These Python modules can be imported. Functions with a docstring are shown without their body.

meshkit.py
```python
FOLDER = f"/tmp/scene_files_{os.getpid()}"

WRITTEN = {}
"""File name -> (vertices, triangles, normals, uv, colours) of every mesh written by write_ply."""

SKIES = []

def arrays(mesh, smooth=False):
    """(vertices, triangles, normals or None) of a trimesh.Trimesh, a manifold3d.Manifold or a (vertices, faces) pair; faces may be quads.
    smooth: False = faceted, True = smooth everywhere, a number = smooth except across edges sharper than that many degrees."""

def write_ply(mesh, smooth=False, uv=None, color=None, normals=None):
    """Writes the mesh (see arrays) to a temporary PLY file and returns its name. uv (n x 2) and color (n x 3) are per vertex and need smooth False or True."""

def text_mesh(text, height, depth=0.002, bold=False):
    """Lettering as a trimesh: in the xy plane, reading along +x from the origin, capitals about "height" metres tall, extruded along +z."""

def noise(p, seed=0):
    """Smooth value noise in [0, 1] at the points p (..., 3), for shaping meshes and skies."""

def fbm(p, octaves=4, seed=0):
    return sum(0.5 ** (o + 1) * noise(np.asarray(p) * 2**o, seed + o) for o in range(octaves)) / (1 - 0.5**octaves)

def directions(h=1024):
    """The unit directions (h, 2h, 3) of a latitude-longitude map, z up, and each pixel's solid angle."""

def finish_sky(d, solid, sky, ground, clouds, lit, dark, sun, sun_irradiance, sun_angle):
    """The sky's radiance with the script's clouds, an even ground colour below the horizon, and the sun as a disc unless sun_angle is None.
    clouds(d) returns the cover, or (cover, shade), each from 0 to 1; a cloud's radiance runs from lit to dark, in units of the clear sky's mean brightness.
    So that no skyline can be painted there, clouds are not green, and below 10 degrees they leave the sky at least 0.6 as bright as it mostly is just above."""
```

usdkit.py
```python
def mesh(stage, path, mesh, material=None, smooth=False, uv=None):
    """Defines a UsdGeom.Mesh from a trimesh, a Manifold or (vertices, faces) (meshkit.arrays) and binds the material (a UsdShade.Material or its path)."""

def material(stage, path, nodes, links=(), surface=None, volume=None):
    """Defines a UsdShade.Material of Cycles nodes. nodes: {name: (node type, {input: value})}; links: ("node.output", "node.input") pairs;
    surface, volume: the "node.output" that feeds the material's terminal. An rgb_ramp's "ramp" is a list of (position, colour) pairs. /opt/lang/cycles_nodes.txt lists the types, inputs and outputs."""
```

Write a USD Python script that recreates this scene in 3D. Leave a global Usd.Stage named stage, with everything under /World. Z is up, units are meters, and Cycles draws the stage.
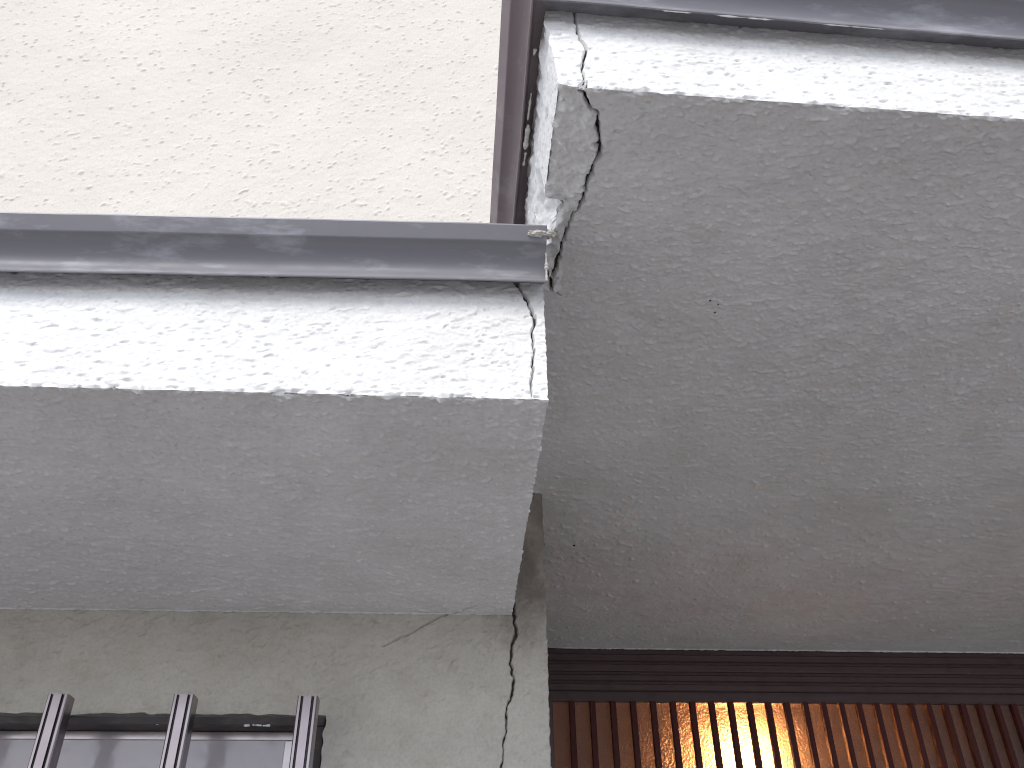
import math, random
import numpy as np
from scipy import ndimage
from scipy.spatial import cKDTree
import trimesh, usdkit, meshkit
from pxr import Usd, UsdGeom, UsdLux, UsdShade, Gf, Sdf

stage = Usd.Stage.CreateInMemory()
UsdGeom.SetStageUpAxis(stage, UsdGeom.Tokens.z)
UsdGeom.SetStageMetersPerUnit(stage, 1.0)
UsdGeom.Xform.Define(stage, '/World')
UsdGeom.Scope.Define(stage, '/World/Looks')
rng = np.random.default_rng(11)
H = 1.5                      # eye height: geometry below is written relative to the eye, put() lifts it

# ---------------------------------------------------------------- camera
PITCH, YAW, ROLL, FPX = 0.60824, -0.06626, -0.01094, 881.32
fw = np.array([-math.sin(YAW) * math.cos(PITCH), math.cos(YAW) * math.cos(PITCH), math.sin(PITCH)])
rt = np.array([math.cos(YAW), math.sin(YAW), 0.0]); up = np.cross(rt, fw)
r2 = math.cos(ROLL) * rt + math.sin(ROLL) * up; u2 = -math.sin(ROLL) * rt + math.cos(ROLL) * up
cam = UsdGeom.Camera.Define(stage, '/World/camera')
cam.AddTransformOp().Set(Gf.Matrix4d(*r2, 0, *u2, 0, *(-fw), 0, 0, 0, H, 1))
cam.CreateHorizontalApertureAttr(36.0)
cam.CreateFocalLengthAttr(36.0 * FPX / 1024)
cam.CreateClippingRangeAttr((0.02, 500.0))
cam.CreateExposureAttr(1.22)

# ---------------------------------------------------------------- sky and sun (bright overcast)
SUN_DIR = np.array([-0.45, -0.95, 1.0]); SUN_DIR /= np.linalg.norm(SUN_DIR)     # towards the sun
sun_el, sun_rot = math.asin(SUN_DIR[2]), math.atan2(SUN_DIR[0], SUN_DIR[1])
sky_mat = usdkit.material(stage, '/World/Looks/sky_look', {
    'sky': ('sky_texture', {'sky_type': 'single_scattering', 'sun_disc': False, 'sun_elevation': sun_el, 'sun_rotation': sun_rot,
                            'aerosol_density': 2.0}),
    'co': ('texture_coordinate', {}),
    'nz': ('noise_texture', {'scale': 2.2, 'detail': 5.0, 'roughness': 0.55}),
    'rp': ('rgb_ramp', {'ramp': [(0.30, (0.35, 0.35, 0.35)), (0.62, (0.85, 0.85, 0.85))]}),
    'mx': ('mix', {'color2': (4.9, 5.3, 6.3)}),
    'bg': ('background_shader', {'strength': 0.12})},
    [('co.generated', 'nz.vector'), ('nz.fac', 'rp.fac'), ('rp.color', 'mx.fac'), ('sky.color', 'mx.color1'), ('mx.color', 'bg.color')], surface='bg.background')
dome = UsdLux.DomeLight.Define(stage, '/World/sky')
UsdShade.MaterialBindingAPI.Apply(dome.GetPrim()).Bind(sky_mat)
dome.GetPrim().SetCustomDataByKey('kind', 'structure')
sun = UsdLux.DistantLight.Define(stage, '/World/sun')
sun.CreateNormalizeAttr(True); sun.CreateIntensityAttr(0.30); sun.CreateAngleAttr(30.0); sun.CreateColorAttr(Gf.Vec3f(1.0, 0.97, 0.93))
zc = SUN_DIR; xc = np.cross([0, 0, 1.0], zc); xc /= np.linalg.norm(xc); yc = np.cross(zc, xc)
sun.AddTransformOp().Set(Gf.Matrix4d(*xc, 0, *yc, 0, *zc, 0, 0, 0, 10, 1))

# ---------------------------------------------------------------- helpers
used = {}
def numbered(parent, name):
    k = (parent, name); n = used.get(k, 0); used[k] = n + 1
    return name if n == 0 else f'{name}_{n:03d}'
LOC = {}
def tag(prim, label=None, cat=None, group=None, kind=None):
    for key, val in (('label', label), ('category', cat), ('group', group), ('kind', kind)):
        if val: prim.SetCustomDataByKey(key, val)
def thing(name, label, cat, loc, group=None):
    path = '/World/' + numbered('/World', name)
    x = UsdGeom.Xform.Define(stage, path); loc = np.array(loc, float) + [0, 0, H]
    x.AddTranslateOp().Set(Gf.Vec3d(*loc)); LOC[path] = loc
    tag(x.GetPrim(), label, cat, group)
    return path
def part(parent, name, mesh, mat, smooth=False, label=None, kind=None):
    v, f = (mesh.vertices, mesh.faces) if hasattr(mesh, 'vertices') else mesh
    base = next(LOC[p] for p in (parent, parent.rpartition('/')[0]) if p in LOC) if parent != '/World' else np.zeros(3)
    path = parent + '/' + numbered(parent, name)
    usdkit.mesh(stage, path, (np.asarray(v, float) + [0, 0, H] - base, f), mat, smooth=smooth)
    tag(stage.GetPrimAtPath(path), label, None, None, kind)
    return path
def solo(name, mesh, mat, smooth=False, **kw):
    path = part('/World', name, mesh, mat, smooth); tag(stage.GetPrimAtPath(path), kw.get('label'), kw.get('cat'), kw.get('group'), kw.get('kind'))
    return path
def box(x0, x1, y0, y1, z0, z1, ch=0.0):
    """A box, its edges chamfered by ch."""
    b = trimesh.creation.box((x1 - x0, y1 - y0, z1 - z0)); b.apply_translation(((x0 + x1) / 2, (y0 + y1) / 2, (z0 + z1) / 2))
    if ch:
        pts = []
        for sx in (0, 1):
            for sy in (0, 1):
                for sz in (0, 1):
                    p = np.array([(x0, x1)[sx], (y0, y1)[sy], (z0, z1)[sz]]); s = np.array([1 - 2 * sx, 1 - 2 * sy, 1 - 2 * sz])
                    for k in range(3):
                        d = s * ch; d[k] = 0; pts.append(p + d)
        b = trimesh.convex.convex_hull(np.array(pts))
    return b
def ax(*runs):
    out = [runs[0][0]]
    for a, b, st in runs:
        n = max(1, int(round((b - a) / st))); out += list(a + (b - a) * np.arange(1, n + 1) / n)
    return np.array(out)
def sst(a, b, x): t = np.clip((x - a) / (b - a), 0, 1); return t * t * (3 - 2 * t)

# random fields for sprayed plaster, in a tile of N voxels that wraps round
N, VOX = 144, 0.0014
def gfield(sig, seed):
    g = ndimage.gaussian_filter(np.random.default_rng(seed).standard_normal((N, N, N)).astype(np.float32), sig, mode='wrap'); return g / g.std()
FA, FB = gfield(1.7, 1), gfield(3.6, 2)
ROT = trimesh.transformations.euler_matrix(0.47, 0.61, 0.83)[:3, :3]
def sample(F, p, scale=1.0, seed=0):
    c = ((p @ ROT.T) / (VOX * scale) + seed * 37.7).T
    return ndimage.map_coordinates(F, c, order=1, mode='grid-wrap')
def stucco(p, amp=0.0011, thr=0.9, stretch=(1, 1, 1), size=1.3, swell=0.0009, ripple=0.00022, seed=0, pits=0.0):
    q = p / np.array(stretch)
    a = sample(FA, q, size, seed); m = meshkit.fbm(p * 7.0 + seed, 3, seed + 2)
    d = amp * sst(thr, thr + 1.1, a - 1.6 * (m - 0.5)) * (0.55 + 0.9 * m)
    d += ripple * sample(FB, q, size * 0.8, seed + 3) + 0.5 * ripple * sample(FA, q, size * 0.55, seed + 5)
    if pits: d -= pits * sst(1.6, 2.3, sample(FA, q, size * 0.8, seed + 9))
    return d + swell * (meshkit.fbm(p * 14.0, 3, seed) - 0.5) * 2

def grid_solid(xs, ys, zs, faces):
    """The chosen faces of a box on a shared grid of lines, welded. Returns vertices, triangles, the face name of each triangle."""
    nx, ny, nz = len(xs), len(ys), len(zs); keys, tris, names = [], [], []
    for f in faces:
        a, side = 'xyz'.index(f[0]), f[1]
        n = (nx, ny, nz); b, c = [(1, 2), (0, 2), (0, 1)][a]
        i, j = np.meshgrid(np.arange(n[b]), np.arange(n[c]), indexing='ij')
        idx = [None] * 3; idx[b], idx[c] = i, j; idx[a] = np.full_like(i, 0 if side == '-' else n[a] - 1)
        key = (idx[0] * ny + idx[1]) * nz + idx[2]
        q0, q1, q2, q3 = key[:-1, :-1], key[1:, :-1], key[1:, 1:], key[:-1, 1:]
        flip = (side == '-') != (a == 1)
        T = [(q0, q1, q2), (q0, q2, q3)]
        for t in T:
            t = np.stack([x.ravel() for x in (t[::-1] if flip else t)], 1); tris.append(t); names.append(np.full(len(t), f))
    tris = np.vstack(tris); uniq, inv = np.unique(tris.ravel(), return_inverse=True)
    v = np.stack([xs[uniq // (ny * nz)], ys[(uniq // nz) % ny], zs[uniq % nz]], 1)
    return v, inv.reshape(-1, 3), np.concatenate(names)
def vnorm(v, f):
    fn = np.cross(v[f[:, 1]] - v[f[:, 0]], v[f[:, 2]] - v[f[:, 0]]); fn /= np.maximum(np.linalg.norm(fn, axis=1, keepdims=True), 1e-12)
    n = np.zeros_like(v)
    for k in range(3): np.add.at(n, f[:, k], fn)
    return n / np.maximum(np.linalg.norm(n, axis=1, keepdims=True), 1e-9)
class Crack:
    """A jagged line on a surface with its own width along the way."""
    def __init__(self, pts, widths, depth, seed, jag=0.0010, flat=None):
        pts = np.array(pts, float); seg = np.linalg.norm(np.diff(pts, axis=0), axis=1); t = np.concatenate([[0], np.cumsum(seg)])
        s = np.arange(0, t[-1], 0.0004); r = np.random.default_rng(seed)
        p = np.stack([np.interp(s, t, pts[:, k]) for k in range(3)], 1)
        n1, n2 = (ndimage.gaussian_filter1d(r.standard_normal((len(s), 3)), g, axis=0) * math.sqrt(g) * 1.9 for g in (4, 14))
        off = jag * (0.45 * n1 + 0.75 * n2)
        if flat is not None: off[:, flat] = 0
        self.p = p + off
        w = np.interp(s, t, np.interp(np.linspace(0, 1, len(pts)), np.linspace(0, 1, len(widths)), widths))
        self.w = w * np.clip(1 + 0.45 * ndimage.gaussian_filter1d(r.standard_normal(len(s)), 5) * 3, 0.5, 1.7)
        self.depth = depth
    def at(self, v, reach=0.012):
        lo, hi = self.p.min(0) - reach, self.p.max(0) + reach
        ids = np.nonzero(((v >= lo) & (v <= hi)).all(1))[0]
        d, k = cKDTree(self.p).query(v[ids], workers=1)
        return ids, d / np.maximum(self.w[k] / 2, 1e-5)
def split(v, f, mask):
    """(vertices, triangles) of the masked triangles."""
    f = f[mask]; u, inv = np.unique(f.ravel(), return_inverse=True)
    return v[u], inv.reshape(-1, 3)

def crack_parts(t, v, f, iscr, label):
    """Each crack long enough to see becomes a part; the mask that comes back is what was taken."""
    ids = np.nonzero(iscr)[0]
    lab = trimesh.graph.connected_component_labels(trimesh.graph.face_adjacency(f[ids]), node_count=len(ids))
    taken = np.zeros(len(f), bool)
    for k in np.unique(lab):
        m = ids[lab == k]
        if len(m) >= 24:
            taken[m] = True; mm = np.zeros(len(f), bool); mm[m] = True
            part(t, 'crack', split(v, f, mm), M['crack'], True, label=label)
    return taken
def lump(c, r, seed):
    m = trimesh.creation.icosphere(3, 1.0); n = m.vertices.copy()
    m.vertices = np.array(c) + n * np.array(r) * (0.3 + 1.4 * meshkit.fbm(n * 2.6 + seed, 4, seed))[:, None]; return m
# ---------------------------------------------------------------- materials
def plaster(name, col, col2, dirt, dirt_amt=0.5, scale=6.0, rough=0.85, bump=0.0006, brown_patch=False):
    # optional dark brown patch, noise-edged, centred on the wall strip between the canopies
    patch_nodes = {'sp': ('mapping', {'location': (-0.092 * 8.5, 0, -(H + 0.52) * 4.4), 'scale': (8.5, 0.0, 4.4)}), 'sl': ('gradient_texture', {'gradient_type': 'spherical'}),
            'sn': ('noise_texture', {'scale': 26.0, 'detail': 6.0, 'roughness': 0.65}), 'sa': ('math', {'math_type': 'multiply_add', 'value2': 0.9, 'value3': -0.45}),
            'ss': ('math', {'math_type': 'add'}), 'sr': ('rgb_ramp', {'ramp': [(0.16, (0, 0, 0)), (0.70, (0.85, 0.85, 0.85))]}), 'sm': ('mix', {'color2': (0.15, 0.122, 0.10)})} if brown_patch else {}
    patch_links = [('g.position', 'sp.vector'), ('sp.vector', 'sl.vector'), ('g.position', 'sn.vector'), ('sn.fac', 'sa.value1'), ('sa.value', 'ss.value1'), ('sl.fac', 'ss.value2'), ('ss.value', 'sr.fac'), ('sr.color', 'sm.fac'),
                  ('mx.color', 'sm.color1'), ('sm.color', 'ml.color1')] if brown_patch else [('mx.color', 'ml.color1')]
    return usdkit.material(stage, '/World/Looks/' + name, {**patch_nodes,
        'g': ('geometry', {}),
        'n1': ('noise_texture', {'scale': scale, 'detail': 6.0, 'roughness': 0.62}),
        'r1': ('rgb_ramp', {'ramp': [(0.35, col), (0.66, col2)]}),
        'n2': ('noise_texture', {'scale': scale * 2.3, 'detail': 8.0, 'roughness': 0.7, 'distortion': 0.6}),
        'r2': ('rgb_ramp', {'ramp': [(0.50, (0, 0, 0)), (0.72, (dirt_amt,) * 3)]}),
        'mx': ('mix', {'color2': dirt}),
        'n4': ('noise_texture', {'scale': 260.0, 'detail': 3.0, 'roughness': 0.6}),
        'r4': ('rgb_ramp', {'ramp': [(0.30, (0.88, 0.88, 0.88)), (0.55, (1.0, 1.0, 1.0))]}),
        'ml': ('mix', {'mix_type': 'multiply', 'fac': 1.0}),
        'n3': ('noise_texture', {'scale': 420.0, 'detail': 4.0, 'roughness': 0.6}),
        'b': ('bump', {'distance': bump, 'strength': 0.8}),
        'p': ('principled_bsdf', {'roughness': rough, 'specular_ior_level': 0.25})},
        [('g.position', 'n1.vector'), ('g.position', 'n2.vector'), ('g.position', 'n3.vector'), ('g.position', 'n4.vector'), ('n1.fac', 'r1.fac'), ('n2.fac', 'r2.fac'),
         ('r1.color', 'mx.color1'), ('r2.color', 'mx.fac'), ('n4.fac', 'r4.fac'), *patch_links, ('r4.color', 'ml.color2'), ('ml.color', 'p.base_color'), ('n3.fac', 'b.height'), ('b.normal', 'p.normal')], surface='p.BSDF')
M = {}
M['white'] = plaster('white_plaster', (0.66, 0.65, 0.63), (0.76, 0.755, 0.74), (0.52, 0.50, 0.47), 0.35)
M['wall'] = plaster('beige_plaster', (0.49, 0.462, 0.405), (0.565, 0.537, 0.475), (0.40, 0.355, 0.29), 0.45, 13.0, brown_patch=True)
M['cream'] = plaster('cream_plaster', (0.545, 0.507, 0.448), (0.58, 0.543, 0.484), (0.52, 0.48, 0.415), 0.3, 3.0, bump=0.0008)
M['crack'] = plaster('crack_dirt', (0.05, 0.045, 0.04), (0.10, 0.09, 0.08), (0.03, 0.03, 0.03), 0.5, 60.0)
M['concrete'] = plaster('concrete', (0.200, 0.192, 0.188), (0.250, 0.240, 0.234), (0.155, 0.148, 0.145), 0.5, 1.5)
def paint(name, col, dust, amt, rough=0.38, metal=0.0, spec=0.5, sc=(40, 40, 160), lo=0.5, hi=0.72):
    return usdkit.material(stage, '/World/Looks/' + name, {
        'g': ('geometry', {}), 'mp': ('mapping', {'scale': sc}),
        'n': ('noise_texture', {'scale': 1.0, 'detail': 7.0, 'roughness': 0.68}),
        'r': ('rgb_ramp', {'ramp': [(lo, (0, 0, 0)), (hi, (amt,) * 3)]}),
        'm': ('mix', {'color1': col, 'color2': dust}),
        'n2': ('noise_texture', {'scale': 22.0, 'detail': 5.0}), 'rr': ('map_range', {'from_min': 0.3, 'from_max': 0.7, 'to_min': rough * 0.8, 'to_max': rough * 1.35}),
        'n3': ('noise_texture', {'scale': 9.0, 'detail': 3.0}), 'b': ('bump', {'distance': 0.002, 'strength': 0.35}),
        'p': ('principled_bsdf', {'metallic': metal, 'specular_ior_level': spec})},
        [('g.position', 'mp.vector'), ('mp.vector', 'n.vector'), ('n.fac', 'r.fac'), ('r.color', 'm.fac'), ('m.color', 'p.base_color'), ('g.position', 'n2.vector'), ('n2.fac', 'rr.value'), ('rr.result', 'p.roughness'),
         ('g.position', 'n3.vector'), ('n3.fac', 'b.height'), ('b.normal', 'p.normal')], surface='p.BSDF')
M['trim_less_sky'] = paint('metal_less_sky', (0.190, 0.152, 0.156), (0.40, 0.37, 0.37), 0.4, 0.42, sc=(11, 22, 45), lo=0.52)  # same metal as the front; browner colour stands in for weaker sky reflection
M['trim'] = paint('weathered_metal_sky_tint', (0.178, 0.172, 0.186), (0.46, 0.465, 0.49), 0.55, 0.42, sc=(11, 22, 45), lo=0.52)  # bluish sky reflection put into the metal and dust colours
M['caulk'] = paint('old_caulk', (0.55, 0.53, 0.48), (0.30, 0.27, 0.22), 0.8, 0.7, sc=(120, 120, 120))
M['bronze'] = paint('bronze_aluminium', (0.29, 0.25, 0.26), (0.34, 0.30, 0.30), 0.4, 0.24, 1.0, sc=(30, 30, 4))
M['sash'] = paint('sash_aluminium', (0.44, 0.395, 0.40), (0.46, 0.42, 0.42), 0.4, 0.24, 0.7, sc=(8, 8, 120))
M['dark'] = paint('dark_frame', (0.045, 0.036, 0.036), (0.10, 0.085, 0.08), 0.6, 0.5, sc=(60, 60, 160))
M['groove'] = paint('groove_black', (0.02, 0.014, 0.018), (0.04, 0.03, 0.03), 0.3, 0.5)
M['spatter'] = paint('white_spatter', (0.7, 0.69, 0.66), (0.5, 0.48, 0.45), 0.4, 0.7)
M['door'] = paint('door_brown', (0.075, 0.045, 0.046), (0.11, 0.075, 0.075), 0.5, 0.34, sc=(6, 6, 160))
M['slat'] = paint('slat_brown', (0.075, 0.022, 0.021), (0.095, 0.035, 0.033), 0.5, 0.5, spec=0.15, sc=(160, 160, 5))
M['pane'] = usdkit.material(stage, '/World/Looks/frosted_pane', {
    'g': ('geometry', {}), 'n': ('noise_texture', {'scale': 7.0, 'detail': 4.0}), 'b': ('bump', {'distance': 0.012, 'strength': 0.5}),
    'p': ('principled_bsdf', {'base_color': (0.43, 0.385, 0.405), 'roughness': 0.14, 'specular_ior_level': 0.7})},
    [('g.position', 'n.vector'), ('n.fac', 'b.height'), ('b.normal', 'p.normal')], surface='p.BSDF')
M['glass'] = usdkit.material(stage, '/World/Looks/pebbled_glass', {
    'g': ('geometry', {}), 'n': ('noise_texture', {'scale': 290.0, 'detail': 2.0, 'roughness': 0.5, 'distortion': 0.3}), 'b': ('bump', {'distance': 0.0032, 'strength': 1.0}),
    'rf': ('refraction_bsdf', {'color': (0.80, 0.60, 0.50), 'roughness': 0.40, 'IOR': 1.25}),
    'tl': ('translucent_bsdf', {'color': (0.80, 0.52, 0.38)}),
    'df': ('diffuse_bsdf', {'color': (0.16, 0.128, 0.128)}),
    'gl': ('glossy_bsdf', {'color': (0.8, 0.8, 0.8), 'roughness': 0.4}),
    'fr': ('fresnel', {'IOR': 1.5}),
    'm1': ('mix_closure', {'fac': 0.03}), 'm2': ('mix_closure', {'fac': 0.45}), 'm3': ('mix_closure', {})},
    [('g.position', 'n.vector'), ('n.fac', 'b.height'), ('b.normal', 'rf.normal'), ('b.normal', 'tl.normal'), ('b.normal', 'gl.normal'),
     ('rf.BSDF', 'm1.closure1'), ('tl.BSDF', 'm1.closure2'), ('m1.closure', 'm2.closure1'), ('df.BSDF', 'm2.closure2'),
     ('fr.fac', 'm3.fac'), ('m2.closure', 'm3.closure1'), ('gl.BSDF', 'm3.closure2')], surface='m3.closure')
M['lamp'] = usdkit.material(stage, '/World/Looks/lamp_glow', {'e': ('emission', {'color': (1.0, 0.62, 0.26), 'strength': 150.0})}, surface='e.emission')
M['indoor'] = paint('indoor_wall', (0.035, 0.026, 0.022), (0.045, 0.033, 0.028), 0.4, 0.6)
M['speck'] = usdkit.material(stage, '/World/Looks/black_speck', {'p': ('principled_bsdf', {'base_color': (0.015, 0.015, 0.015), 'roughness': 0.6})}, surface='p.BSDF')

# ---------------------------------------------------------------- setting: ground
g = ax((-30, -3, 3), (-3, 3, 0.5), (3, 30, 3))
gv, gf, _ = grid_solid(g, g, np.array([-H - 0.2, -H]), ['z+'])
solo('ground', (gv, gf), M['concrete'], kind='structure')

# ---------------------------------------------------------------- measures (metres from the eye)
YW = 1.10            # front of the house wall
HL, YL, XE = 0.4053, 0.602, 0.0695       # small canopy: underside, front face, right end
HR, XS = 0.5824, 0.068                    # entrance canopy: underside, left side
YD, XW = 1.78, 0.1139                     # entrance door, wall corner beside it

# ---------------------------------------------------------------- lower wall with its window opening
WX1, WZ1, WX0, WZ0 = -0.1536, 0.2787, -1.10, -0.75
t = thing('lower_wall', 'beige stucco wall under the small canopy with a long vertical crack', 'wall', (-0.6, YW, -H))
xs = ax((-1.6, WX0, 0.05), (WX0, -0.62, 0.02), (-0.62, WX1, 0.0020), (WX1, 0.03, 0.0018), (0.03, 0.085, 0.0006), (0.085, XW, 0.0016))
zs = ax((-H, WZ0, 0.05), (WZ0, 0.13, 0.02), (0.13, WZ1, 0.0016), (WZ1, 0.425, 0.0013), (0.425, 0.75, 0.003))
ys = ax((YW, YW + 0.03, 0.003), (YW + 0.03, YD + 0.3, 0.04))
v, f, nm = grid_solid(xs, ys, zs, ['y-', 'x+'])
c = v[f].mean(1)
keep = ~((nm == 'y-') & (c[:, 0] > WX0) & (c[:, 0] < WX1) & (c[:, 2] > WZ0) & (c[:, 2] < WZ1))
f, nm = f[keep], nm[keep]
n = vnorm(v, f)
d = stucco(v, 0.0010, 0.5, (1.3, 1.3, 1.0), 0.8, 0.0012, 0.0004, 4, pits=0.0016)
rim = np.minimum.reduce([np.hypot(np.maximum(np.maximum(WX0 - v[:, 0], v[:, 0] - WX1), 0), np.maximum(np.maximum(WZ0 - v[:, 2], v[:, 2] - WZ1), 0))])
v0 = v.copy(); v = v + n * d[:, None]
ragged = (rim < 0.004) & (v0[:, 1] < YW + 0.001)
v[ragged, 2] += 0.0008 * sample(FB, v0[ragged], 1.0, 2); v[ragged, 0] += 0.0010 * sample(FB, v0[ragged], 1.0, 6)
cr = np.zeros(len(v))
for ck in (Crack([(0.0725, YW, 0.4195), (0.0719, YW, 0.4154), (0.0717, YW, 0.3981), (0.0736, YW, 0.3811), (0.0693, YW, 0.3606), (0.0684, YW, 0.3442), (0.071, YW, 0.3244), (0.0701, YW, 0.3051), (0.062, YW, 0.2912),
                  (0.0601, YW, 0.2709), (0.0576, YW, 0.2447), (0.056, YW, 0.2203), (0.0528, YW, 0.1966)], (0.0036, 0.0036, 0.0038, 0.003, 0.003, 0.0022, 0.0018, 0.0015), 0.006, 5, flat=1),
           Crack([(-0.005, YW, 0.412), (-0.0121, YW, 0.4063), (-0.0226, YW, 0.3996), (-0.0414, YW, 0.3915), (-0.0597, YW, 0.3796), (-0.0795, YW, 0.3691), (-0.095, YW, 0.362)], (0.0022, 0.0026, 0.0022, 0.0018, 0.0008), 0.004, 6, flat=1),
           Crack([(0.006, YW, 0.352), (-0.004, YW, 0.345), (-0.011, YW, 0.333)], (0.0004, 0.0022, 0.0005), 0.003, 7, flat=1)):
    ids, q = ck.at(v0); v[ids] -= n[ids] * (ck.depth * (1 - sst(0.35, 1.25, q)))[:, None]; cr[ids] = np.maximum(cr[ids], 1 - sst(0.5, 0.95, q))
iscr = crack_parts(t, v, f, cr[f].min(1) > 0.4, 'dark jagged crack in the beige wall')
part(t, 'wall_face', split(v, f, ~iscr), M['wall'], True)
part(t, 'wall_core', box(-1.6, XW - 0.02, YW + 0.20, YD + 0.3, -H, 0.70), M['wall'])

# upper wall, above both canopies
xs = ax((-2.4, -1.05, 0.05), (-1.05, 0.12, 0.0020), (0.12, 2.2, 0.06)); zs = ax((0.60, 1.02, 0.04), (1.02, 1.84, 0.0023), (1.84, 4.2, 0.06))
v, f, nm = grid_solid(xs, np.array([YW, YW + 0.2]), zs, ['y-'])
v = v + vnorm(v, f) * stucco(v, 0.0018, 1.25, (1.2, 1.0, 0.95), 0.85, 0.0012, 0.00014, 12)[:, None]
solo('upper_wall', (v, f), M['cream'], True, label='pale cream stippled upper wall rising behind the metal canopy edging', cat='wall')

# ---------------------------------------------------------------- trim profile (out from the fascia, up from the lip)
PROF = np.array([(-0.004, 0.0150), (0.0120, 0.0140), (0.0150, 0.0125), (0.0172, 0.0010), (0.0180, 0.0), (0.0192, 0.0003), (0.0196, 0.0014), (0.0188, 0.0036), (0.0168, 0.0072), (0.0158, 0.0115), (0.0160, 0.0165), (0.0178, 0.0215),
                 (0.0212, 0.0260), (0.0255, 0.0296), (0.0305, 0.0320), (0.0335, 0.0328), (0.0346, 0.0332), (0.0354, 0.0340), (0.0420, 0.0456), (0.0418, 0.0472), (0.0396, 0.0478), (-0.03, 0.0510)])
def sweep(path, outs, prof=PROF, seed=0, wob=0.0009, cap=True):
    """The profile along a line of points; outs is the outward direction at each (its length carries a mitre)."""
    path, outs = np.array(path, float), np.array(outs, float); n, k = len(path), len(prof)
    w = wob * (meshkit.fbm(path * 9.0 + seed, 3, seed) - 0.5) * 2; w2 = wob * (meshkit.fbm(path * 7.0 + 9 + seed, 3, seed + 1) - 0.5) * 2
    v = path[:, None] + outs[:, None] * prof[None, :, :1] + np.array([0, 0, 1.0]) * prof[None, :, 1:]
    v += outs[:, None] * (w[:, None] * np.linspace(1, 0.3, k)[None])[..., None]; v[..., 2] += w2[:, None]
    idx = np.arange(n * k).reshape(n, k)
    a, b, c2, d2 = idx[:-1, :-1], idx[1:, :-1], idx[1:, 1:], idx[:-1, 1:]
    f = np.vstack([np.stack([x.ravel() for x in tr], 1) for tr in ((a, b, c2), (a, c2, d2))])
    return v.reshape(-1, 3), f
def rough_bead(p0, p1, r, seed, nseg=60, freq=190):
    s = np.linspace(0, 1, nseg); P = np.outer(1 - s, p0) + np.outer(s, p1)
    rr = r * np.clip(-0.35 + 2.6 * meshkit.fbm(P * freq + seed, 4, seed), 0.12, 1.6) * np.minimum(1, np.minimum(s, 1 - s) * 12 + 0.25)
    dirn = np.array(p1) - np.array(p0); dirn = dirn / np.linalg.norm(dirn); a = np.cross(dirn, [0.3, 0.2, 1.0]); a /= np.linalg.norm(a); b = np.cross(dirn, a)
    th = np.linspace(0, 2 * np.pi, 9)[:-1]; ring = np.cos(th)[:, None] * a + np.sin(th)[:, None] * b
    v = P[:, None] + rr[:, None, None] * ring[None]; k = 8; idx = np.arange(nseg * k).reshape(nseg, k)
    a_, b_, c_, d_ = idx[:-1], idx[1:], np.roll(idx[1:], -1, 1), np.roll(idx[:-1], -1, 1)
    f = np.vstack([np.stack([x.ravel() for x in tr], 1) for tr in ((a_, c_, b_), (a_, d_, c_))])
    return v.reshape(-1, 3), f

def edge_rag(v, ye, ze):
    e = np.maximum(np.abs(v[:, 1] - ye), np.abs(v[:, 2] - ze))
    return (1 - sst(0.001, 0.005, e)) * (0.0011 * sample(FA, v, 0.9, 61) + 0.0022 * sst(1.0, 1.9, sample(FA, v, 1.3, 67)) + 0.0010 * sample(FB, v, 1.2, 63))
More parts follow.
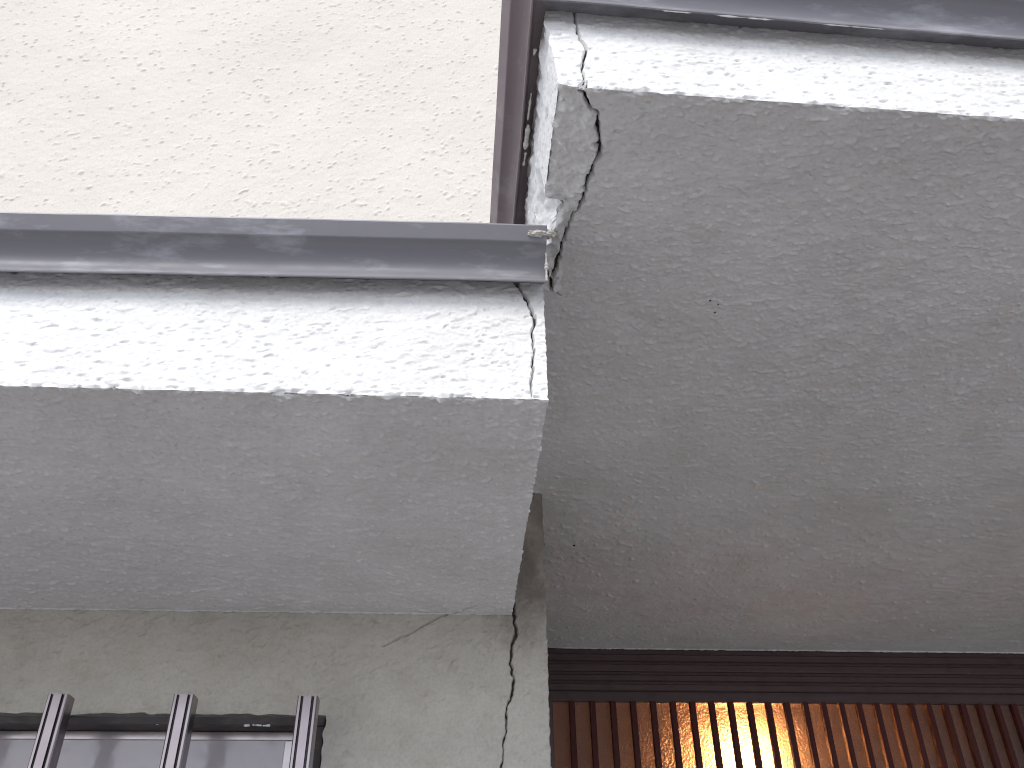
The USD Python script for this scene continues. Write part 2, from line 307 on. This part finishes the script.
# ---------------------------------------------------------------- small canopy over the window
t = thing('window_canopy', 'white stucco canopy over the barred window, lower of the two', 'canopy', (-0.4, YW, HL))
xs = ax((-1.4, -0.70, 0.02), (-0.70, -0.02, 0.0013), (-0.02, XE, 0.0007)); ys = ax((YL, YL + 0.05, 0.0010), (YL + 0.05, YW + 0.004, 0.0015)); zs = ax((HL, 0.545, 0.0009), (0.545, 0.558, 0.004))
v, f, nm = grid_solid(xs, ys, zs, ['y-', 'z-', 'x+'])
n = vnorm(v, f); v0 = v.copy()
front = sst(HL + 0.004, HL + 0.012, v0[:, 2])
d = np.where(v[:, 2] < HL + 0.003, stucco(v, 0.0013, 0.85, (1.2, 1.0, 1.0), 0.72, 0.0010, 0.0003, 21, pits=0.0013), stucco(v, 0.0008, 0.55, (1.6, 1.0, 0.9), 0.66, 0.0008, 0.00022, 22, pits=0.0013))
d += edge_rag(v, YL, HL)
v = v + n * d[:, None]
cr = np.zeros(len(v))
for ck in (Crack([(0.045, YL, 0.535), (0.0464, YL, 0.5306), (0.0499, YL, 0.5213), (0.056, YL, 0.5098), (0.0602, YL, 0.4984), (0.0607, YL, 0.4837), (0.0586, YL, 0.467), (0.0574, YL, 0.454), (0.0571, YL, 0.4402), (0.0558, YL, 0.4165), (0.0556, YL, 0.409)],
                 (0.0026, 0.0034, 0.0030, 0.0027, 0.0024, 0.0022, 0.0020, 0.0016, 0.0012), 0.006, 8, flat=1),
           Crack([(0.0257, 1.0702, HL), (0.0152, 1.0785, HL), (0.0052, 1.0912, HL), (-0.006, YW, HL)], (0.001, 0.002, 0.0022), 0.004, 9, flat=2),
           ):
    ids, q = ck.at(v0); v[ids] -= n[ids] * (ck.depth * (1 - sst(0.35, 1.25, q)))[:, None]; cr[ids] = np.maximum(cr[ids], 1 - sst(0.5, 0.95, q))
iscr = crack_parts(t, v, f, cr[f].min(1) > 0.4, 'fine dark crack running up the white fascia')
part(t, 'fascia', split(v, f, (nm == 'y-') & ~iscr), M['white'], True)
part(t, 'soffit', split(v, f, (nm == 'z-') & ~iscr), M['white'], True)
part(t, 'end_face', split(v, f, nm == 'x+'), M['white'], True)
px = np.linspace(-1.4, XE + 0.0005, 150)
path = np.stack([px, np.full_like(px, YL + 0.0005), 0.5175 + 0.019 * np.minimum(px, 0)], 1)
tv, tf = sweep(path, np.tile([0, -1.0, 0], (len(px), 1)), seed=2)
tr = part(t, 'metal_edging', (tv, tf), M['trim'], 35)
part(t, 'roof_sheet', box(-1.4, XE - 0.002, YL + 0.01, YW - 0.002, 0.562, 0.568), M['trim'])
part(tr, 'caulk_bead', rough_bead((XE + 0.001, YL - 0.0175, 0.519), (XE + 0.0005, YL - 0.026, 0.546), 0.0014, 3, 60, 420), M['caulk'], True)
part(tr, 'caulk_lump', lump((0.0610, YL - 0.0385, 0.5570), (0.0075, 0.003, 0.0026), 5), M['caulk'], True)
part(tr, 'caulk_lump', lump((0.0705, YL - 0.0350, 0.5600), (0.0070, 0.004, 0.0040), 8), M['caulk'], True)

part(t, 'paint_edge', rough_bead((-0.66, YW - 0.0012, HL - 0.0002), (XE - 0.002, YW - 0.0012, HL - 0.0002), 0.0015, 73, 420), M['white'], True)
# ---------------------------------------------------------------- entrance canopy, bigger and higher
t = thing('entrance_canopy', 'big white stucco canopy over the slatted door, cracked at its left edge', 'canopy', (0.9, YW, HR))
XR = 2.0; YR = 0.4276
xs = ax((XS, 0.113, 0.00065), (0.113, 0.70, 0.0013), (0.70, 1.25, 0.003), (1.25, XR, 0.03))
ys = ax((YR, 0.69, 0.0008), (0.69, 1.12, 0.0017), (1.12, YD + 0.02, 0.0030)); zs = ax((HR, 0.688, 0.0009), (0.688, 0.712, 0.008))
v, f, nm = grid_solid(xs, ys, zs, ['y-', 'z-', 'x-'])
n = vnorm(v, f); v0 = v.copy()
q = v.copy(); th = -0.22; q[:, 0], q[:, 1] = v[:, 0] * math.cos(th) + v[:, 1] * math.sin(th), -v[:, 0] * math.sin(th) + v[:, 1] * math.cos(th)
far = sst(0.75, 1.2, v0[:, 1])
d1 = stucco(q, 0.0014, 0.80, (1.3, 0.9, 1.0), 0.72, 0.0011, 0.00030, 31, pits=0.0013); d2 = stucco(v, 0.0014, 1.1, (1.25, 1.0, 1.0), 0.9, 0.0010, 0.00026, 41)
d3 = stucco(v, 0.0008, 0.55, (1.6, 1.0, 0.9), 0.66, 0.0010, 0.00022, 51, pits=0.0013)
d3 = np.where(v[:, 0] < XS + 0.0001, 0.55 * d3, d3)
und = v0[:, 2] < HR + 0.004
d = np.where(und, d1 * (1 - far) + d2 * far, d3) + edge_rag(v, YR, HR)
x, y, z = v0.T
strip = np.array([(0.0842, 0.5609), (0.0800, 0.5773), (0.0795, 0.5969), (0.0775, 0.6173), (0.079, 0.6383), (0.0845, 0.6601)])
sp = np.stack([np.interp(np.linspace(0, 5, 300), range(6), strip[:, k]) for k in (0, 1)], 1)
zone = np.nonzero(und & (x < 0.12) & (y > 0.52) & (y < 0.70))[0]
dist, _ = cKDTree(sp).query(v0[zone][:, :2])
d[zone] += 0.0056 * (1 - sst(0.003, 0.011, dist + 0.003 * (sample(FB, v0[zone], 1.5, 4)))) * sst(0.555, 0.575, y[zone])
facet = und & (y < 0.60) & (x < np.interp(y, [0.4276, 0.4366, 0.4581, 0.4886, 0.5218, 0.555, 0.60], [0.084, 0.0876, 0.1009, 0.1068, 0.1036, 0.096, 0.088]))
d += np.where(facet, 0.0006 * sample(FA, v0, 0.75, 81) + 0.0006 * sample(FB, v0, 0.7, 83), 0)
d[zone] += 0.0014 * sample(FA, v0[zone], 1.0, 85) * (1 - sst(0.006, 0.014, dist)) + 0.0016 * sample(FB, v0[zone], 0.9, 87) * (1 - sst(0.006, 0.014, dist))
v = v + n * d[:, None]
v[:, 2] += np.where(und & (y < 0.60), 0.16 * np.maximum(0, np.interp(y, [0.4276, 0.4366, 0.4581, 0.4886, 0.5218, 0.555, 0.58], [0.084, 0.0876, 0.1009, 0.1068, 0.1036, 0.095, 0.068]) - x), 0)
# the chipped corner: the side is knocked back between the sound part and the neighbouring canopy
cut = np.interp(y + 0.0022 * sample(FA, v0, 2.0, 7), [0.5440, 0.5470, 0.5515, 0.5560, 0.5720, 0.5880, 0.600], [0, 0.003, 0.0160, 0.0170, 0.0135, 0.0070, 0.0]) 
cut = np.where(cut > 0.0003, np.maximum(0, cut + 0.0016 * sample(FA, v0, 1.1, 17) + 0.0014 * sample(FB, v0, 1.0, 19)), 0) * (1 - sst(HR + 0.012, HR + 0.055, z))
v[:, 0] = np.where(x - XS < cut, XS + cut + 0.25 * (v[:, 0] - XS), v[:, 0])
cr = np.zeros(len(v))
A1 = [(0.0830, YR, 0.684), (0.084, YR, 0.676), (0.085, YR, 0.6632), (0.0883, YR, 0.6468), (0.0917, YR, 0.6334), (0.0899, YR, 0.6173), (0.0887, YR, 0.6093), (0.0894, YR, 0.594), (0.0850, YR, 0.584)]
A2 = [(0.0819, 0.4294, HR), (0.0876, 0.4366, HR), (0.0961, 0.4466, HR), (0.1009, 0.4581, HR), (0.1046, 0.4731, HR), (0.1068, 0.4886, HR), (0.1057, 0.5049, HR), (0.1036, 0.5218, HR), (0.1002, 0.5431, HR), (0.0975, 0.5577, HR), (0.0940, 0.5680, HR), (0.0912, 0.5780, HR), (0.0899, 0.5874, HR), (0.0862, 0.6008, HR), (0.0840, 0.6145, HR), (0.0856, 0.6283, HR), (0.0850, 0.6400, HR)]
F2 = [(0.0770, 0.6358, HR), (0.0830, 0.6575, HR), (0.0863, 0.6649, HR), (0.0942, 0.6737, HR)]
E1 = [(0.086, 0.4290, HR), (0.089, 0.4276, 0.586), (0.0895, YR, 0.592)]
for ck in (Crack(A1, (0.0022, 0.0010, 0.0016, 0.0020, 0.0026, 0.0022, 0.0015, 0.002), 0.005, 21, 0.0009, flat=1), Crack(A2, (0.0018, 0.0024, 0.0028, 0.0032, 0.0042, 0.0044, 0.0040, 0.0038, 0.0026, 0.0018, 0.0018, 0.0020, 0.0026, 0.0050, 0.0058, 0.0024), 0.008, 22, 0.0015, flat=2),
           Crack(F2, (0.003, 0.0045, 0.0040, 0.0010), 0.009, 24, 0.0008, flat=2),
           Crack([(0.1165, 0.470, HR), (0.121, 0.464, HR)], (0.0012, 0.0022, 0.0008), 0.003, 25, 0.0006, flat=2), Crack(E1, (0.002, 0.003), 0.003, 26, 0.0005)):
    ids, q = ck.at(v0); v[ids] -= n[ids] * (ck.depth * (1 - sst(0.35, 1.25, q)))[:, None]; cr[ids] = np.maximum(cr[ids], 1 - sst(0.5, 0.95, q))
# the canopy is a little out of square: its front runs askew and its left side swells outwards towards the top
v[:, 1] += 0.030 * (v0[:, 0] - XS) * (1 - sst(YR, 1.1, v0[:, 1]))
v[:, 0] -= (0.0082 + 0.0008 * sample(FB, v0, 1.0, 27) + 0.0007 * sample(FA, v0, 0.9, 29)) * np.clip((v0[:, 2] - HR) / 0.085, 0, 1) * (v0[:, 0] < XS + 0.0001)
iscr = crack_parts(t, v, f, cr[f].min(1) > 0.4, 'wide dark crack through the edge of the soffit')
part(t, 'fascia', split(v, f, (nm == 'y-') & ~iscr), M['white'], True)
part(t, 'side_fascia', split(v, f, nm == 'x-'), M['white'], True)
part(t, 'soffit', split(v, f, (nm == 'z-') & ~iscr), M['white'], True)
for (sx, sy, r) in ((0.1792, 1.2716, 0.0022), (0.2482, 0.6754, 0.0014), (0.258, 0.6941, 0.0011), (0.2581, 0.6812, 0.0009)):
    s = trimesh.creation.icosphere(2, r); s.vertices *= (1, 1, 0.6); s.apply_translation((sx, sy, HR - 0.0006)); part(t, 'nail_head', s, M['speck'], True)
# metal edging: front and left side are two lengths meeting in a mitre
XO = XS - 0.0020; LIP = 0.6690
fx = np.linspace(XO, XR, 160); fy = YR + 0.030 * (fx - XS); fz = LIP - 0.010 * np.clip(fx - XS, 0, 1)
pf = np.stack([fx, fy, fz], 1); of = np.tile([0.0, -1.0, 0], (len(fx), 1)); of[0] = (-1.0, -1.0, 0)
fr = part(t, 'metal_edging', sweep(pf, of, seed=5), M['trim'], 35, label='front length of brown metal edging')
sy = np.linspace(YR, YW, 110); ps = np.stack([np.full_like(sy, XO), sy, np.full_like(sy, LIP)], 1); os_ = np.tile([-1.0, 0, 0], (len(sy), 1)); os_[0] = (-1.0, -1.0, 0)
sv, sf = sweep(ps, os_, seed=5); sd = part(t, 'metal_edging', (sv, sf[:, ::-1]), M['trim_less_sky'], 35, label='left side length of brown metal edging')
part(t, 'roof_sheet', box(XS + 0.001, XR, YR + 0.02, YW - 0.002, 0.7125, 0.7165), M['trim'])
for (a, b, r, sd_) in ((0.500, 0.530, 0.0010, 1), (0.535, 0.565, 0.0018, 2), (0.568, 0.585, 0.0014, 3), (0.455, 0.462, 0.0012, 4)):
    part(sd, 'old_paint_smear', rough_bead((XO - 0.0125, a, LIP + 0.0005), (XO - 0.0135, b, LIP + 0.0005), r, 40 + sd_, 30), M['caulk'], True)
for (a, b, r) in ((0.155, 0.180, 0.0006), (0.200, 0.250, 0.0007), (0.29, 0.345, 0.0005)):
    yy = lambda q_: YR + 0.03 * (q_ - XS) - 0.0176
    zz = lambda q_: LIP - 0.010 * (q_ - XS)
    part(fr, 'old_paint_smear', rough_bead((a, yy(a), zz(a)), (b, yy(b), zz(b)), r, int(a * 1000), 20), M['spatter'], True)

pe = part(t, 'paint_edge', rough_bead((0.186, YD - 0.0155, HR - 0.0006), (1.30, YD - 0.0155, HR - 0.0006), 0.0017, 71, 420), M['white'], True)
# ---------------------------------------------------------------- window behind the grille
t = thing('window', 'bronze framed window with a pale pane set into the beige wall', 'window', (-0.62, YW, WZ0))
fy0, fy1 = YW + 0.006, YW + 0.055
part(t, 'frame_head', box(WX0 + 0.002, WX1 - 0.0015, fy0, fy1, WZ1 - 0.0106, WZ1 - 0.0008, 0.0008), M['dark'])
part(t, 'frame_jamb', box(WX1 - 0.013, WX1 - 0.0015, fy0 + 0.001, fy1, WZ0 + 0.02, WZ1 - 0.0109, 0.0008), M['dark'])
part(t, 'frame_jamb', box(WX0 + 0.002, WX0 + 0.014, fy0 + 0.001, fy1, WZ0 + 0.02, WZ1 - 0.0109, 0.0008), M['dark'])
part(t, 'frame_sill', box(WX0 + 0.002, WX1 - 0.0015, fy0, fy1, WZ0 + 0.001, WZ0 + 0.0195, 0.001), M['dark'])
sy0 = YW + 0.036
part(t, 'sash_rail', box(WX0 + 0.0145, WX1 - 0.0135, sy0, sy0 + 0.016, 0.2580, WZ1 - 0.0110, 0.0006), M['sash'])
part(t, 'sash_stile', box(-0.2045, WX1 - 0.0135, sy0 + 0.0005, sy0 + 0.016, WZ0 + 0.05, 0.2577, 0.0006), M['sash'])
part(t, 'sash_stile', box(WX0 + 0.0145, WX0 + 0.05, sy0 + 0.0005, sy0 + 0.016, WZ0 + 0.05, 0.2577, 0.0006), M['sash'])
part(t, 'sash_rail', box(WX0 + 0.0145, WX1 - 0.0135, sy0, sy0 + 0.016, WZ0 + 0.0200, WZ0 + 0.0495, 0.0006), M['sash'])
part(t, 'pane', box(WX0 + 0.048, -0.2030, sy0 + 0.0022, sy0 + 0.006, WZ0 + 0.048, 0.2585), M['pane'])
for k, (a, b, r) in enumerate(((-0.250, -0.243, 0.0011), (-0.240, -0.229, 0.0014), (-0.228, -0.219, 0.0012), (-0.352, -0.349, 0.0008))):
    part(t, 'paint_spatter', rough_bead((a, fy0 + 0.001, WZ1 - 0.0108 + 0.001 * (k % 2)), (b, fy0 + 0.001, WZ1 - 0.0104), r, 60 + k, 16), M['spatter'], True)

# ---------------------------------------------------------------- grille of fluted bars in front of the window
t = thing('window_grille', 'fluted bronze aluminium bars standing in front of the window', 'window grille', (-0.6, YW - 0.04, WZ0))
def bar_mesh(xc, z0, z1):
    w, yf, yb = 0.0112, YW - 0.062, YW - 0.040
    sec = [(-w, yf + 0.0014), (-w + 0.0012, yf), (-0.0075, yf), (-0.0070, yf + 0.0022), (-0.0050, yf + 0.0022), (-0.0044, yf - 0.0004), (0.0044, yf - 0.0004), (0.0050, yf + 0.0022),
           (0.0070, yf + 0.0022), (0.0075, yf), (w - 0.0012, yf), (w, yf + 0.0014), (w, yb - 0.001), (w - 0.001, yb), (-w + 0.001, yb), (-w, yb - 0.001)]
    from shapely.geometry import Polygon
    m = trimesh.creation.extrude_polygon(Polygon([(xc + a, b) for a, b in sec]), z1 - z0, engine='earcut'); m.apply_translation((0, 0, z0)); return m
for k in range(5):
    xb, zb = -0.1680 - 0.1385 * k, 0.2845 + 0.0006 * (k == 1)
    b = part(t, 'bar', bar_mesh(xb, WZ0 - 0.04, zb), M['bronze'])
    for s in (-1, 1): part(b, 'groove_strip', box(xb + s * 0.00605 - 0.0009, xb + s * 0.00605 + 0.0009, YW - 0.0605, YW - 0.0594, WZ0 - 0.039, zb - 0.0004), M['groove'])
for z in (0.12, -0.66):
    part(t, 'cross_rail', box(-0.80, -0.155, YW - 0.0395, YW - 0.026, z - 0.012, z + 0.012, 0.001), M['bronze'])
    for x in (-0.146, -0.81):
        part(t, 'bracket', box(x - 0.008, x + 0.008, YW - 0.042, YW + 0.002, z - 0.016, z + 0.016, 0.001), M['bronze'])

# ---------------------------------------------------------------- entrance door
t = thing('entrance_door', 'brown slatted sliding door under the big canopy, lamp glowing through its glass', 'door', (1.0, YD, -H))
DX0, DX1 = XW + 0.002, 1.86
def rail(sec, x0, x1):
    from shapely.geometry import Polygon
    m = trimesh.creation.extrude_polygon(Polygon(sec), x1 - x0, engine='earcut')
    m.vertices = m.vertices[:, [2, 0, 1]] + [x0, 0, 0]; return m
yb = YD + 0.03
part(t, 'head_frame', rail([(yb, 0.5365), (YD - 0.014, 0.5365), (YD - 0.016, 0.5385), (YD - 0.016, 0.5490), (YD - 0.0115, 0.5515), (YD - 0.0115, 0.5555), (YD - 0.016, 0.5575), (YD - 0.016, 0.5690), (YD - 0.012, 0.5715), (YD - 0.012, 0.5830), (yb, 0.5830)], DX0, DX1), M['door'], False)
part(t, 'track_rail', rail([(yb, 0.4990), (YD - 0.012, 0.4990), (YD - 0.014, 0.5005), (YD - 0.014, 0.5100), (YD - 0.0095, 0.5125), (YD - 0.0095, 0.5165), (YD - 0.014, 0.5190), (YD - 0.014, 0.5285), (YD - 0.010, 0.5310), (YD - 0.010, 0.5362), (yb, 0.5362)], DX0, DX1), M['door'], False)
part(t, 'top_rail', rail([(yb, 0.4790), (YD - 0.0035, 0.4790), (YD - 0.0045, 0.4800), (YD - 0.0045, 0.4987), (yb, 0.4987)], DX0, DX1), M['door'], False)
part(t, 'jamb', box(DX0, 0.1895, YD - 0.0200, yb, -H, 0.4788, 0.001), M['door'])
part(t, 'jamb', box(DX1 - 0.06, DX1, YD - 0.0200, yb, -H, 0.4788, 0.001), M['door'])
part(t, 'bottom_rail', box(0.19, DX1 - 0.061, YD - 0.0125, yb, -H + 0.005, -H + 0.12, 0.002), M['door'])
part(t, 'glass_sheet', box(0.1897, DX1 - 0.062, YD + 0.0005, YD + 0.0045, -H + 0.122, 0.4788), M['glass'])
sx, k = 0.2230, 0
while sx < DX1 - 0.08:
    part(t, 'slat', box(sx, sx + 0.0108, YD - 0.0130, YD - 0.0004, -H + 0.1215, 0.4787, 0.0007), M['slat'])
    sx += max(0.0356, 0.0412 - 0.0062 * (sx - 0.19) / 0.72) ; k += 1

# ---------------------------------------------------------------- the hall behind the door, with its lamp
IY = 3.4
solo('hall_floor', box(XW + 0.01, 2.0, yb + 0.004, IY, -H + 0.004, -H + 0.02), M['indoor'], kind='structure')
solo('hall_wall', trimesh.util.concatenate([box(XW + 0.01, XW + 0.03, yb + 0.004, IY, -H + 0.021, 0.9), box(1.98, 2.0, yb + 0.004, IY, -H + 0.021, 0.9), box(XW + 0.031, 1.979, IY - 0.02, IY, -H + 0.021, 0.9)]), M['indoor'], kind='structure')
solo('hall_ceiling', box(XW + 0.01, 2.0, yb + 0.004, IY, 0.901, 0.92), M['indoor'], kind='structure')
lx, ly, lz = 0.652, YD + 0.30, 0.425
t = thing('hall_lamp', 'warm lit lamp glowing behind the slatted glass door', 'lamp', (lx, ly, lz))
s = trimesh.creation.icosphere(3, 0.055); s.apply_translation((lx, ly, lz)); part(t, 'globe', s, M['lamp'], True)
part(t, 'socket', trimesh.creation.cylinder(0.014, 0.05, sections=20, transform=trimesh.transformations.translation_matrix((lx, ly, lz + 0.078))), M['dark'])
part(t, 'cord', trimesh.creation.cylinder(0.003, 0.90 - lz - 0.103, sections=8, transform=trimesh.transformations.translation_matrix((lx, ly, (0.90 + lz + 0.103) / 2))), M['dark'])

# house wall right of the door, closing the porch
solo('side_wall', box(1.862, 2.6, YW, YD + 0.3, -H, 0.60), M['wall'], label='beige wall at the far right side of the entrance', cat='wall')
